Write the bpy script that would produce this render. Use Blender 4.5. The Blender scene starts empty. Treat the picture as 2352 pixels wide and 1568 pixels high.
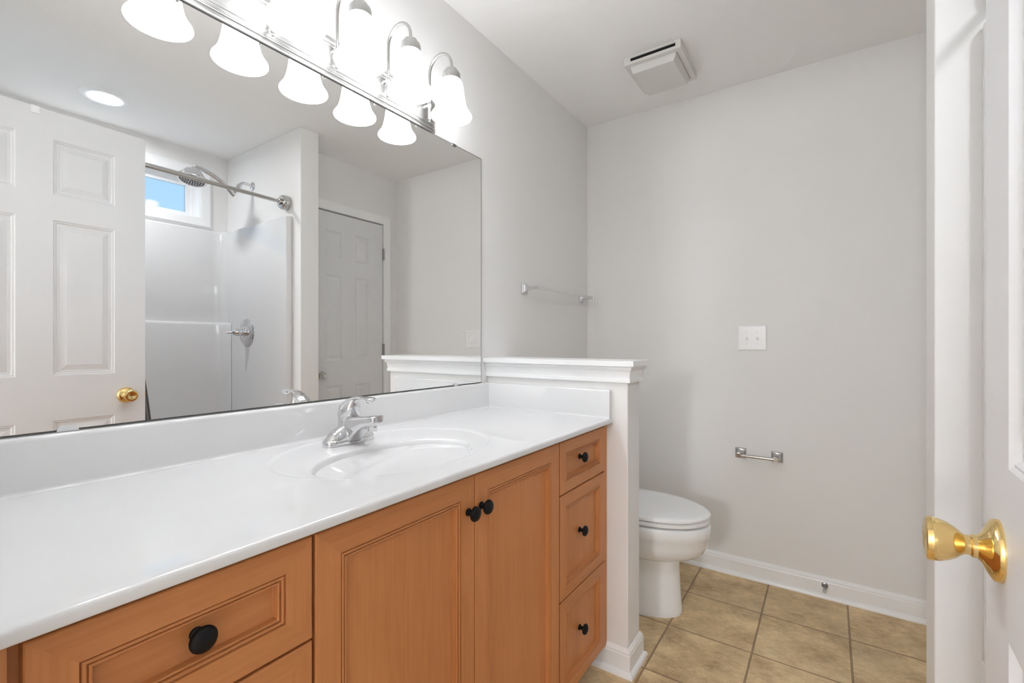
import bpy, bmesh, math, random
from mathutils import Vector, Matrix
from math import sin, cos, pi, radians
random.seed(7)
S = bpy.context.scene
COL = S.collection

# ------------------------------------------------------------------ camera
FPX, PX, PY, TH, CAMZ = 1067.88, 1171.44, 786.0, 0.6011, 1.1569
cam = bpy.data.cameras.new('camera')
cam.sensor_fit = 'HORIZONTAL'; cam.sensor_width = 36.0
cam.lens = FPX / 2352 * 36
cam.shift_x = (1176 - PX) / 2352
cam.shift_y = (PY - 784) / 2352
cam.clip_start = 0.01; cam.clip_end = 100
camo = bpy.data.objects.new('camera', cam); COL.objects.link(camo)
fwd = Vector((cos(TH), sin(TH), 0)); right = Vector((sin(TH), -cos(TH), 0)); up = Vector((0, 0, 1))
camo.matrix_world = Matrix(((right.x, up.x, -fwd.x, 0), (right.y, up.y, -fwd.y, 0),
                            (right.z, up.z, -fwd.z, CAMZ), (0, 0, 0, 1)))
S.camera = camo

# ------------------------------------------------------------------ world (sky outside the small window)
W = bpy.data.worlds.new('world'); S.world = W; W.use_nodes = True
nt = W.node_tree; nt.nodes.clear()
def N(t, kind, **kw):
    n = t.nodes.new(kind)
    for k, v in kw.items():
        setattr(n, k, v)
    return n
tc = N(nt, 'ShaderNodeTexCoord')
sep = N(nt, 'ShaderNodeSeparateXYZ'); nt.links.new(tc.outputs['Generated'], sep.inputs[0])
ramp = N(nt, 'ShaderNodeValToRGB')
ramp.color_ramp.elements[0].position = 0.15; ramp.color_ramp.elements[0].color = (0.46, 0.70, 0.93, 1)
ramp.color_ramp.elements[1].position = 0.55; ramp.color_ramp.elements[1].color = (0.26, 0.53, 0.88, 1)
nt.links.new(sep.outputs[2], ramp.inputs[0])
mp = N(nt, 'ShaderNodeMapping'); mp.inputs['Scale'].default_value = (3.2, 3.2, 9.0); mp.inputs['Location'].default_value = (0.3, 0.1, 0.35)
nt.links.new(tc.outputs['Generated'], mp.inputs[0])
nz = N(nt, 'ShaderNodeTexNoise'); nz.inputs['Scale'].default_value = 2.0; nz.inputs['Detail'].default_value = 6
nt.links.new(mp.outputs[0], nz.inputs['Vector'])
cr = N(nt, 'ShaderNodeValToRGB'); cr.color_ramp.elements[0].position = 0.60; cr.color_ramp.elements[1].position = 0.70
nt.links.new(nz.outputs['Fac'], cr.inputs[0])
def cloud(direction, size, wob):
    vm = N(nt, 'ShaderNodeVectorMath', operation='DISTANCE')
    d_ = Vector(direction).normalized(); vm.inputs[1].default_value = d_
    st_ = N(nt, 'ShaderNodeVectorMath', operation='MULTIPLY_ADD'); st_.inputs[1].default_value = (1, 1, 1.9); st_.inputs[2].default_value = (0, 0, -0.9 * d_.z)
    nt.links.new(tc.outputs['Generated'], st_.inputs[0]); nt.links.new(st_.outputs[0], vm.inputs[0])
    n_ = N(nt, 'ShaderNodeTexNoise'); n_.inputs['Scale'].default_value = 55; n_.inputs['Detail'].default_value = 5
    nt.links.new(tc.outputs['Generated'], n_.inputs['Vector'])
    ma = N(nt, 'ShaderNodeMath', operation='MULTIPLY_ADD'); ma.inputs[1].default_value = -wob
    nt.links.new(n_.outputs['Fac'], ma.inputs[0]); nt.links.new(vm.outputs['Value'], ma.inputs[2])
    mr = N(nt, 'ShaderNodeMapRange'); mr.inputs['From Min'].default_value = size - wob / 2 - 0.008; mr.inputs['From Max'].default_value = size - wob / 2
    mr.inputs['To Min'].default_value = 1; mr.inputs['To Max'].default_value = 0
    nt.links.new(ma.outputs[0], mr.inputs['Value']); return mr.outputs[0]
c1_, c2_ = cloud((0.388, -1.202, 0.299), 0.0125, 0.016), cloud((0.452, -1.150, 0.283), 0.012, 0.014)
mx1 = N(nt, 'ShaderNodeMath', operation='MAXIMUM'); nt.links.new(c1_, mx1.inputs[0]); nt.links.new(c2_, mx1.inputs[1])
mx2 = N(nt, 'ShaderNodeMath', operation='MAXIMUM'); nt.links.new(mx1.outputs[0], mx2.inputs[0]); nt.links.new(cr.outputs[0], mx2.inputs[1])
mixc = N(nt, 'ShaderNodeMix', data_type='RGBA')
nt.links.new(mx2.outputs[0], mixc.inputs['Factor']); nt.links.new(ramp.outputs[0], mixc.inputs['A'])
mixc.inputs['B'].default_value = (0.95, 0.96, 1.0, 1)
bg = N(nt, 'ShaderNodeBackground'); bg.inputs['Strength'].default_value = 1.5
nt.links.new(mixc.outputs['Result'], bg.inputs['Color'])
wo = N(nt, 'ShaderNodeOutputWorld'); nt.links.new(bg.outputs[0], wo.inputs['Surface'])

# ------------------------------------------------------------------ exposure
S.view_settings.view_transform = 'Standard'
S.view_settings.look = 'None'
S.view_settings.gamma = 1.0
S.view_settings.use_curve_mapping = False
S.view_settings.exposure = 0.0
S.cycles.use_denoising = True
S.cycles.max_bounces = 14; S.cycles.diffuse_bounces = 11; S.cycles.glossy_bounces = 8
S.cycles.sample_clamp_indirect = 6.0
S.cycles.use_adaptive_sampling = True; S.cycles.adaptive_threshold = 0.02
SHADE_GLOW = 11.8       # vanity lamp glass
DOWN_GLOW = 205.0        # recessed light over the tub
FILL_GLOW = 86.0        # added globe lamp behind the camera, fills the room with light
FILL_AT = (-3.3, 0.40, 1.66)

# ------------------------------------------------------------------ room numbers (metres)
YM = 1.1848      # mirror face
YW = 1.190       # wall behind the mirror
XB = 2.5537      # far wall
ZC = 2.44
X0 = 0.05        # inner face of the entry wall
PX0, PX1, PY0 = 1.5647, 1.6845, 0.5763       # low wall beside the vanity
QX0, QX1, QY0 = 1.5753, 1.6944, -0.2199      # full height partition at the shower
YO = -0.4848     # wall with the second door
YS = -1.1267     # shower back wall
ZT = 0.889       # vanity top
YF = 0.652       # cabinet front face

# ------------------------------------------------------------------ materials
def mat(name, col, rough=0.5, metal=0.0, spec=0.5, coat=0.0, bump=None, var=None, emit=None):
    m = bpy.data.materials.new(name); m.use_nodes = True
    t = m.node_tree; b = t.nodes['Principled BSDF']
    b.inputs['Base Color'].default_value = (*col, 1)
    b.inputs['Roughness'].default_value = rough
    b.inputs['Metallic'].default_value = metal
    b.inputs['Specular IOR Level'].default_value = spec
    b.inputs['Coat Weight'].default_value = coat
    b.inputs['Coat Roughness'].default_value = 0.05
    if emit:
        b.inputs['Emission Color'].default_value = (*emit[0], 1)
        b.inputs['Emission Strength'].default_value = emit[1]
    c = N(t, 'ShaderNodeTexCoord')
    if var:                                     # (scale, amount): faint mottling
        n = N(t, 'ShaderNodeTexNoise'); n.inputs['Scale'].default_value = var[0]; n.inputs['Detail'].default_value = 5
        t.links.new(c.outputs['Object'], n.inputs['Vector'])
        r = N(t, 'ShaderNodeValToRGB')
        r.color_ramp.elements[0].position = 0.3; r.color_ramp.elements[1].position = 0.7
        r.color_ramp.elements[0].color = (*[x * (1 - var[1]) for x in col], 1)
        r.color_ramp.elements[1].color = (*[min(1, x * (1 + var[1])) for x in col], 1)
        t.links.new(n.outputs['Fac'], r.inputs[0]); t.links.new(r.outputs[0], b.inputs['Base Color'])
    if bump:                                    # (scale, strength, distance, stretch)
        n = N(t, 'ShaderNodeTexNoise'); n.inputs['Scale'].default_value = bump[0]; n.inputs['Detail'].default_value = 4
        mpn = N(t, 'ShaderNodeMapping')
        if len(bump) > 3: mpn.inputs['Scale'].default_value = bump[3]
        t.links.new(c.outputs['Object'], mpn.inputs[0]); t.links.new(mpn.outputs[0], n.inputs['Vector'])
        bp = N(t, 'ShaderNodeBump'); bp.inputs['Strength'].default_value = bump[1]; bp.inputs['Distance'].default_value = bump[2]
        t.links.new(n.outputs['Fac'], bp.inputs['Height']); t.links.new(bp.outputs[0], b.inputs['Normal'])
    return m

def wood(name, horizontal, shade=1.0):
    m = bpy.data.materials.new(name); m.use_nodes = True
    t = m.node_tree; b = t.nodes['Principled BSDF']
    c = N(t, 'ShaderNodeTexCoord')
    def noise(scale, sc, detail, dist=0.0):
        mpn = N(t, 'ShaderNodeMapping'); mpn.inputs['Scale'].default_value = sc
        n = N(t, 'ShaderNodeTexNoise'); n.inputs['Scale'].default_value = scale; n.inputs['Detail'].default_value = detail
        n.inputs['Distortion'].default_value = dist
        t.links.new(c.outputs['Object'], mpn.inputs[0]); t.links.new(mpn.outputs[0], n.inputs['Vector'])
        return n.outputs['Fac']
    st = (0.09, 1, 1) if horizontal else (1, 1, 0.09)
    broad = noise(9, st, 3, 0.6)
    fine = noise(150, (0.05, 1, 1) if horizontal else (1, 1, 0.05), 3)
    blotch = noise(5, (0.6, 1, 1) if horizontal else (1, 1, 0.6), 2)
    r = N(t, 'ShaderNodeValToRGB')
    e = r.color_ramp.elements
    e[0].position = 0.28; e[0].color = (0.43 * shade, 0.163 * shade, 0.053 * shade, 1)
    e[1].position = 0.72; e[1].color = (0.60 * shade, 0.252 * shade, 0.092 * shade, 1)
    m1 = N(t, 'ShaderNodeMath', operation='MULTIPLY_ADD'); m1.inputs[1].default_value = 0.38; t.links.new(broad, m1.inputs[0])
    m2 = N(t, 'ShaderNodeMath', operation='MULTIPLY'); m2.inputs[1].default_value = 0.42; t.links.new(fine, m2.inputs[0])
    t.links.new(m2.outputs[0], m1.inputs[2])
    m3 = N(t, 'ShaderNodeMath', operation='MULTIPLY_ADD'); m3.inputs[1].default_value = 0.22; t.links.new(blotch, m3.inputs[0]); t.links.new(m1.outputs[0], m3.inputs[2])
    t.links.new(m3.outputs[0], r.inputs[0]); t.links.new(r.outputs[0], b.inputs['Base Color'])
    b.inputs['Roughness'].default_value = 0.42
    b.inputs['Specular IOR Level'].default_value = 0.4
    bp = N(t, 'ShaderNodeBump'); bp.inputs['Strength'].default_value = 0.06; bp.inputs['Distance'].default_value = 0.002
    t.links.new(fine, bp.inputs['Height']); t.links.new(bp.outputs[0], b.inputs['Normal'])
    return m

def tile_floor():
    m = bpy.data.materials.new('vinyl_tile'); m.use_nodes = True
    t = m.node_tree; b = t.nodes['Principled BSDF']
    g = N(t, 'ShaderNodeNewGeometry')
    sp = N(t, 'ShaderNodeSeparateXYZ'); t.links.new(g.outputs['Position'], sp.inputs[0])
    def math_(op, a, bb=None, cc=None):
        n = N(t, 'ShaderNodeMath', operation=op)
        for i, v in enumerate((a, bb, cc)):
            if v is None: continue
            if isinstance(v, (int, float)): n.inputs[i].default_value = v
            else: t.links.new(v, n.inputs[i])
        return n.outputs[0]
    ts = 0.3048
    def dist(axis, off):
        q = math_('DIVIDE', math_('SUBTRACT', axis, off), ts)
        f = math_('FRACT', math_('ADD', q, 100.5))
        return math_('MULTIPLY', math_('ABSOLUTE', math_('SUBTRACT', f, 0.5)), ts), math_('FLOOR', math_('ADD', q, 100.0))
    dx, ix = dist(sp.outputs[0], 2.2431); dy, iy = dist(sp.outputs[1], 0.5417)
    d = math_('MINIMUM', dx, dy)
    groove = math_('SUBTRACT', 1.0, math_('SMOOTHSTEP', 0.0, 1.0, 0.0)) if False else None
    gr = N(t, 'ShaderNodeMapRange', interpolation_type='SMOOTHSTEP')
    gr.inputs['From Min'].default_value = 0.0022; gr.inputs['From Max'].default_value = 0.0042
    gr.inputs['To Min'].default_value = 1; gr.inputs['To Max'].default_value = 0
    t.links.new(d, gr.inputs['Value'])
    # lighter ridge in the middle of the joint
    rd = N(t, 'ShaderNodeMapRange', interpolation_type='SMOOTHSTEP')
    rd.inputs['From Min'].default_value = 0.0004; rd.inputs['From Max'].default_value = 0.0016
    rd.inputs['To Min'].default_value = 0.55; rd.inputs['To Max'].default_value = 0
    t.links.new(d, rd.inputs['Value'])
    joint = math_('SUBTRACT', gr.outputs[0], rd.outputs[0]); joint = math_('MAXIMUM', joint, 0.0)
    # per tile offset so that every tile has its own marbling
    wn = N(t, 'ShaderNodeTexWhiteNoise', noise_dimensions='2D')
    cb = N(t, 'ShaderNodeCombineXYZ'); t.links.new(ix, cb.inputs[0]); t.links.new(iy, cb.inputs[1]); t.links.new(cb.outputs[0], wn.inputs['Vector'])
    sc = N(t, 'ShaderNodeVectorMath', operation='SCALE'); sc.inputs['Scale'].default_value = 7.0; t.links.new(wn.outputs['Color'], sc.inputs[0])
    ad = N(t, 'ShaderNodeVectorMath', operation='ADD'); t.links.new(g.outputs['Position'], ad.inputs[0]); t.links.new(sc.outputs[0], ad.inputs[1])
    def noise(scale, sc3, detail, dist_=0.0, rough=0.6):
        mpn = N(t, 'ShaderNodeMapping'); mpn.inputs['Scale'].default_value = sc3; mpn.inputs['Rotation'].default_value = (0, 0, 0.35)
        n = N(t, 'ShaderNodeTexNoise'); n.inputs['Scale'].default_value = scale; n.inputs['Detail'].default_value = detail
        n.inputs['Distortion'].default_value = dist_; n.inputs['Roughness'].default_value = rough
        t.links.new(ad.outputs[0], mpn.inputs[0]); t.links.new(mpn.outputs[0], n.inputs['Vector'])
        return n.outputs['Fac']
    n1 = noise(8, (1, 0.75, 1), 5, 0.3)
    n2 = noise(70, (1, 0.55, 1), 8, 0.4, 0.78)
    n3 = noise(5, (1, 1, 1), 2)
    v = math_('ADD', math_('MULTIPLY', n1, 0.55), math_('MULTIPLY', n2, 0.45))
    r = N(t, 'ShaderNodeValToRGB'); e = r.color_ramp.elements
    e[0].position = 0.36; e[0].color = (0.36, 0.235, 0.118, 1)
    e[1].position = 0.62; e[1].color = (0.80, 0.615, 0.355, 1)
    t.links.new(v, r.inputs[0])
    hue = N(t, 'ShaderNodeMix', data_type='RGBA', blend_type='MIX')
    fac = N(t, 'ShaderNodeMapRange'); fac.inputs['From Min'].default_value = 0.45; fac.inputs['From Max'].default_value = 0.75
    fac.inputs['To Min'].default_value = 0; fac.inputs['To Max'].default_value = 0.35; t.links.new(n3, fac.inputs['Value'])
    t.links.new(fac.outputs[0], hue.inputs['Factor']); t.links.new(r.outputs[0], hue.inputs['A']); hue.inputs['B'].default_value = (0.56, 0.46, 0.29, 1)
    jm = N(t, 'ShaderNodeMix', data_type='RGBA')
    t.links.new(joint, jm.inputs['Factor']); t.links.new(hue.outputs['Result'], jm.inputs['A']); jm.inputs['B'].default_value = (0.20, 0.118, 0.066, 1)
    t.links.new(jm.outputs['Result'], b.inputs['Base Color'])
    b.inputs['Roughness'].default_value = 0.55
    bp = N(t, 'ShaderNodeBump'); bp.inputs['Strength'].default_value = 0.4; bp.inputs['Distance'].default_value = 0.002
    hgt = math_('SUBTRACT', math_('MULTIPLY', n2, 0.25), joint)
    t.links.new(hgt, bp.inputs['Height']); t.links.new(bp.outputs[0], b.inputs['Normal'])
    return m

M = {}
M['wall'] = mat('wall_paint', (0.798, 0.791, 0.780), 0.75, spec=0.25, bump=(240, 0.10, 0.002))
M['ceil'] = mat('ceiling_paint', (0.880, 0.873, 0.860), 0.85, spec=0.2, bump=(110, 0.22, 0.003))
M['trim'] = mat('white_trim_paint', (0.87, 0.875, 0.88), 0.28, bump=(60, 0.03, 0.001))
M['door'] = mat('white_door_paint', (0.73, 0.735, 0.745), 0.42, bump=(110, 0.16, 0.0015, (1, 1, 0.06)))
M['marble'] = mat('white_cultured_marble', (0.73, 0.733, 0.737), 0.045, spec=0.5, var=(3, 0.012))
M['fiberglass'] = mat('white_fiberglass', (0.72, 0.722, 0.725), 0.05, spec=0.5, bump=(7, 0.06, 0.01))
M['china'] = mat('white_china', (0.88, 0.89, 0.90), 0.08, spec=0.5)
M['plastic'] = mat('white_plastic', (0.87, 0.875, 0.88), 0.25)
M['vent'] = mat('aged_white_plastic', (0.70, 0.69, 0.66), 0.5)
M['clear'] = mat('clear_plastic', (0.72, 0.73, 0.74), 0.25)
M['mirror'] = mat('silvered_glass', (0.93, 0.935, 0.93), 0.0, metal=1.0)
M['dark'] = mat('dark_edge', (0.06, 0.058, 0.054), 0.5)
M['black_hole'] = mat('dark_interior', (0.008, 0.008, 0.008), 0.9)
M['chrome'] = mat('chrome', (0.72, 0.72, 0.73), 0.05, metal=1.0)
M['nickel'] = mat('brushed_nickel', (0.56, 0.55, 0.53), 0.16, metal=1.0)
M['satin'] = mat('satin_nickel', (0.48, 0.475, 0.465), 0.32, metal=1.0)
M['steel'] = mat('dull_steel', (0.32, 0.315, 0.31), 0.30, metal=1.0)
M['brass'] = mat('polished_brass', (0.86, 0.63, 0.27), 0.10, metal=1.0)
M['knob'] = mat('matte_black_metal', (0.005, 0.005, 0.0055), 0.45, spec=0.22)
M['rubber'] = mat('grey_rubber', (0.45, 0.45, 0.44), 0.6)
M['nozzle'] = mat('dark_nozzle_rubber', (0.10, 0.10, 0.105), 0.5)
M['curtain'] = mat('grey_curtain_cloth', (0.20, 0.20, 0.20), 0.85, bump=(400, 0.2, 0.001))
M['carpet'] = mat('beige_carpet', (0.42, 0.37, 0.31), 0.95, bump=(500, 0.6, 0.004))
M['wv'] = wood('maple_vertical_grain', False)
M['wh'] = wood('maple_horizontal_grain', True, 0.95)
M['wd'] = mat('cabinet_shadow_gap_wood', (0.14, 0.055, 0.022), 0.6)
M['shade'] = mat('glowing_frosted_glass', (0.9, 0.9, 0.9), 0.35, emit=((0.965, 0.99, 1.025), SHADE_GLOW))
M['lens'] = mat('glowing_lens', (0.9, 0.9, 0.9), 0.4, emit=((0.965, 0.99, 1.025), DOWN_GLOW))
M['globe'] = mat('fill_lamp_glow', (0.9, 0.9, 0.9), 0.4, emit=((0.96, 0.99, 1.03), FILL_GLOW))  # glow of the added fill lamp
M['tile'] = tile_floor()
gl = bpy.data.materials.new('window_glass'); gl.use_nodes = True
b_ = gl.node_tree.nodes['Principled BSDF']; b_.inputs['Transmission Weight'].default_value = 1.0; b_.inputs['Roughness'].default_value = 0.0; b_.inputs['IOR'].default_value = 1.01
M['glass'] = gl

# ------------------------------------------------------------------ mesh helpers (all in world coordinates)
class MB:
    def __init__(s): s.v = []; s.f = []; s.m = []
    def add(s, vs, fs, mi=0):
        o = len(s.v); s.v += [tuple(x) for x in vs]
        for f in fs: s.f.append(tuple(i + o for i in f)); s.m.append(mi)
        return s
    def quad(s, a, b, c, d, mi=0): return s.add([a, b, c, d], [(0, 1, 2, 3)], mi)
    def box(s, x0, x1, y0, y1, z0, z1, mi=0):
        vs = [(x0, y0, z0), (x1, y0, z0), (x1, y1, z0), (x0, y1, z0), (x0, y0, z1), (x1, y0, z1), (x1, y1, z1), (x0, y1, z1)]
        return s.add(vs, [(0, 3, 2, 1), (4, 5, 6, 7), (0, 1, 5, 4), (1, 2, 6, 5), (2, 3, 7, 6), (3, 0, 4, 7)], mi)
    def loft(s, loops, cap0=True, cap1=True, closed=True, mi=0):
        n = len(loops[0]); vs = [p for l in loops for p in l]; fs = []
        for k in range(len(loops) - 1):
            for i in range(n if closed else n - 1):
                j = (i + 1) % n
                fs.append((k * n + i, k * n + j, (k + 1) * n + j, (k + 1) * n + i))
        if cap0: fs.append(tuple(range(n))[::-1])
        if cap1: fs.append(tuple((len(loops) - 1) * n + i for i in range(n)))
        return s.add(vs, fs, mi)
    def lathe(s, prof, origin, axis=(0, 0, 1), n=32, cap0=True, cap1=True, mi=0):
        """prof: (radius, height along axis)"""
        ax = Vector(axis).normalized()
        u = ax.orthogonal().normalized(); w = ax.cross(u)
        o = Vector(origin); loops = []
        for r, h in prof:
            loops.append([o + ax * h + (u * cos(2 * pi * i / n) + w * sin(2 * pi * i / n)) * max(r, 1e-5) for i in range(n)])
        return s.loft(loops, cap0, cap1, True, mi)
    def tube(s, path, r, n=14, mi=0):
        P = [Vector(p) for p in path]; loops = []; u = None
        rr = r if isinstance(r, (list, tuple)) else [r] * len(P)
        for i, p in enumerate(P):
            t = (P[min(i + 1, len(P) - 1)] - P[max(i - 1, 0)]).normalized()
            if u is None: u = t.orthogonal().normalized()
            u = (u - t * u.dot(t)).normalized(); w = t.cross(u)
            loops.append([p + (u * cos(2 * pi * k / n) + w * sin(2 * pi * k / n)) * rr[i] for k in range(n)])
        return s.loft(loops, True, True, True, mi)
    def sweep(s, path, prof, fn, closed=False, mi=0):
        """prof (offset to the left of path, height) swept along a 2D path with mitred corners; fn(a,b,h) -> xyz"""
        n = len(path); loops = []
        for i in range(n):
            def dirn(k):
                a, b = path[k % n], path[(k + 1) % n]; d = Vector((b[0] - a[0], b[1] - a[1])); return d.normalized()
            if closed: d0, d1 = dirn(i - 1), dirn(i)
            else: d0 = dirn(i - 1) if i > 0 else dirn(i); d1 = dirn(i) if i < n - 1 else dirn(i - 1)
            n0, n1 = Vector((-d0.y, d0.x)), Vector((-d1.y, d1.x))
            mtr = (n0 + n1); mtr = mtr / max(1e-6, 1 + n0.dot(n1))
            loops.append([fn(path[i][0] + mtr.x * o, path[i][1] + mtr.y * o, h) for o, h in prof])
        if closed: loops.append(loops[0])
        return s.loft(loops, not closed, not closed, True, mi)
    def framed(s, x0, x1, z0, z1, y, prof, sgn=1, mh=0, mv=0, mp=0):
        """mitred frame and sunk panel on a plane y = const; prof (inset, depth); depth goes along +y*sgn"""
        rings = []
        for i, d in prof:
            rings.append([(x0 + i, y + sgn * d, z0 + i), (x1 - i, y + sgn * d, z0 + i), (x1 - i, y + sgn * d, z1 - i), (x0 + i, y + sgn * d, z1 - i)])
        for a, b in zip(rings, rings[1:]):
            for k in range(4):
                j = (k + 1) % 4
                s.quad(a[k], a[j], b[j], b[k], mh if k in (0, 2) else mv)
        s.quad(*rings[-1], mp)
        return s

def finish(me, mats, smooth, angle):
    for m in mats: me.materials.append(m)
    bm = bmesh.new(); bm.from_mesh(me)
    bmesh.ops.remove_doubles(bm, verts=bm.verts, dist=1e-6)
    bmesh.ops.recalc_face_normals(bm, faces=bm.faces)
    bm.to_mesh(me); bm.free()
    if smooth:
        me.shade_smooth(); me.set_sharp_from_angle(angle=radians(angle))

def obj(name, mb, mats, parent=None, smooth=False, angle=35, bevel=0.0, seg=2, label=None):
    if not isinstance(mats, (list, tuple)): mats = [mats]
    org = Vector((0, 0, 0))
    p = parent
    while p is not None: org += p.location; p = p.parent
    if parent is None and mb.v:                 # origin of a top-level mesh: bottom centre of its box
        xs, ys, zs = zip(*mb.v); org = Vector(((min(xs) + max(xs)) / 2, (min(ys) + max(ys)) / 2, min(zs)))
    me = bpy.data.meshes.new(name)
    me.from_pydata([(x - org.x, y - org.y, z - org.z) for x, y, z in mb.v], [], mb.f)
    me.polygons.foreach_set('material_index', mb.m)
    finish(me, mats, smooth, angle)
    o = bpy.data.objects.new(name, me); COL.objects.link(o)
    if parent is not None: o.parent = parent
    else: o.location = org
    if bevel:
        bv = o.modifiers.new('bevel', 'BEVEL'); bv.width = bevel; bv.segments = seg; bv.limit_method = 'ANGLE'; bv.angle_limit = radians(40)
        me.shade_smooth(); me.set_sharp_from_angle(angle=radians(60)); bv.harden_normals = True
    if label: o['label'] = label
    return o

def thing(name, label, cat, loc, group=None, kind=None):
    o = bpy.data.objects.new(name, None); COL.objects.link(o); o.location = loc; o.empty_display_size = 0.05
    o['label'] = label; o['category'] = cat
    if group: o['group'] = group
    if kind: o['kind'] = kind
    return o
def tag(o, label, cat, group=None):
    o['label'] = label; o['category'] = cat
    if group: o['group'] = group
    return o
def struct(o, label=None):
    o['kind'] = 'structure'
    if label: o['label'] = label
    return o
def copy_tree(o, parent=None):
    c = o.copy(); COL.objects.link(c)
    if parent is not None: c.parent = parent
    for ch in list(o.children): copy_tree(ch, c)
    return c
def smooth_path(pts, n=8):
    """Catmull-Rom through the points"""
    P = [Vector(p) for p in pts]; P = [P[0] * 2 - P[1]] + P + [P[-1] * 2 - P[-2]]; out = []
    for i in range(1, len(P) - 2):
        for k in range(n):
            t = k / n
            out.append(0.5 * ((2 * P[i]) + (P[i + 1] - P[i - 1]) * t + (2 * P[i - 1] - 5 * P[i] + 4 * P[i + 1] - P[i + 2]) * t * t + (3 * P[i] - P[i - 1] - 3 * P[i + 1] + P[i + 2]) * t ** 3))
    out.append(P[-2]); return out

# ================================================================== SETTING
HX, HY0, HY1 = -4.3, -1.25, 1.32           # hall behind the camera
struct(obj('floor', MB().box(-0.01, XB + 0.12, YS - 0.1, YW + 0.1, -0.05, 0), M['tile']), 'tan mottled tile-pattern vinyl floor')
struct(obj('floor_hall', MB().box(HX - 0.1, -0.01, HY0 - 0.1, HY1 + 0.1, -0.05, 0.004), M['carpet']), 'beige carpet of the hall outside the doorway')
struct(obj('ceiling', MB().box(HX - 0.1, XB + 0.12, YS - 0.22, HY1 + 0.1, ZC, ZC + 0.06), M['ceil']), 'light grey textured ceiling')
struct(obj('wall_left', MB().box(-0.07, XB + 0.12, YW, YW + 0.1, 0, ZC), M['wall']), 'greige wall carrying the mirror')
struct(obj('wall_back', MB().box(XB, XB + 0.12, YO - 0.1, YW, 0, ZC), M['wall']), 'greige far wall with the switch plate')
# wall with door 2
D2X0, D2X1, D2Z = 1.804, 2.420, 2.068
w = MB().box(QX1, D2X0 - 0.012, YO - 0.1, YO, 0, ZC).box(D2X1 + 0.012, XB, YO - 0.1, YO, 0, ZC).box(D2X0 - 0.012, D2X1 + 0.012, YO - 0.1, YO, D2Z + 0.01, ZC)
struct(obj('wall_right', w, M['wall']), 'greige wall around the closed six-panel door, seen in the mirror')
struct(obj('wall_partition', MB().box(QX0, QX1, YS, QY0, 0, ZC), M['wall'], bevel=0.004), 'greige end wall of the shower alcove')
struct(obj('wall_light_block', MB().box(QX1, XB + 0.12, YO - 0.32, YO - 0.30, 0, ZC).box(QX1 - 0.02, QX1, YO - 0.32, YO - 0.1, 0, ZC).box(XB + 0.0, XB + 0.02, YO - 0.30, YO - 0.1, 0, ZC), M['wall']), 'added unseen walls behind the closed door, keeping outside light out')  # added backing, stops sky light leaking round the closed door
WX0, WX1, WZ0, WZ1 = 0.55, 1.407, 1.992, 2.272
w = MB().box(-0.07, WX0, YS - 0.12, YS, 0, ZC).box(WX1, QX1, YS - 0.12, YS, 0, ZC).box(WX0, WX1, YS - 0.12, YS, 0, WZ0).box(WX0, WX1, YS - 0.12, YS, WZ1, ZC)
struct(obj('wall_shower', w, M['wall']), 'greige wall with the small window over the shower')
EY0, EY1, EZ = -0.128, 0.578, 2.075         # entry doorway
w = MB().box(-0.07, X0, YS, EY0 - 0.02, 0, ZC).box(-0.07, X0, EY1 + 0.02, YW, 0, ZC).box(-0.07, X0, EY0 - 0.02, EY1 + 0.02, EZ + 0.02, ZC)
struct(obj('wall_entry', w, M['wall']), 'greige wall with the entry doorway')
struct(obj('wall_hall', MB().box(HX - 0.1, HX, HY0, HY1, 0, ZC).box(HX, -0.07, HY0 - 0.1, HY0, 0, ZC).box(HX, -0.07, HY1, HY1 + 0.1, 0, ZC)
       .box(-0.08, -0.07, HY0, YS, 0, ZC).box(-0.08, -0.07, YW, HY1, 0, ZC), M['wall']), 'hall walls outside the doorway')
struct(obj('wall_low', MB().box(PX0, PX1, PY0, YW, 0, 1.02), M['wall'], bevel=0.004), 'waist-high greige wall between vanity and toilet')

# cap moulding of the low wall
capp = [(0.0, 1.016), (0.0105, 1.016), (0.0115, 1.017), (0.0115, 1.0285), (0.0090, 1.0295)]
capp += [(0.0090 + 0.0085 * (1 - cos(pi / 2 * q / 8)), 1.0300 + 0.0300 * sin(pi / 2 * q / 8)) for q in range(9)]
capp += [(0.0165, 1.0610), (0.0185, 1.0620), (0.0185, 1.0722), (0.0, 1.0722)]
cm = MB()
cm.sweep([(PX1, YW - 0.001), (PX1, PY0), (PX0, PY0), (PX0, YW - 0.001)], capp, lambda a, b, h: (a, b, h))
cm.box(PX0 - 0.030, PX1 + 0.030, PY0 - 0.030, YW - 0.001, 1.0735, 1.0925)
struct(obj('trim_1', cm, M['trim'], smooth=True, angle=20), 'white crown-moulded cap on the low wall')

# baseboards
bp_ = [(0, 0), (0.024, 0), (0.024, 0.006), (0.021, 0.013), (0.014, 0.018), (0.012, 0.019), (0.012, 0.070), (0.010, 0.075), (0.010, 0.080), (0.006, 0.086), (0.003, 0.092), (0, 0.092)]
def base(name, path, lab, side=1):
    return struct(obj(name, MB().sweep(path, [(side * a, b) for a, b in bp_], lambda a, b, h: (a, b, h)), M['trim'], smooth=True, angle=16), lab)
base('baseboard_back', [(XB, YO), (XB, YW)], 'white baseboard along the far wall')
base('baseboard_low', [(PX1, YW), (PX1, PY0), (PX0, PY0), (PX0, 0.712)], 'white baseboard wrapping the low wall end')
base('baseboard_right', [(2.486, YO), (XB - 0.024, YO)], 'white baseboard beside the closed door')
base('baseboard_partition', [(QX0, -0.30), (QX0, QY0), (QX1, QY0), (QX1, YO), (1.735, YO)], 'white baseboard wrapping the shower end wall', side=1)

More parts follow.
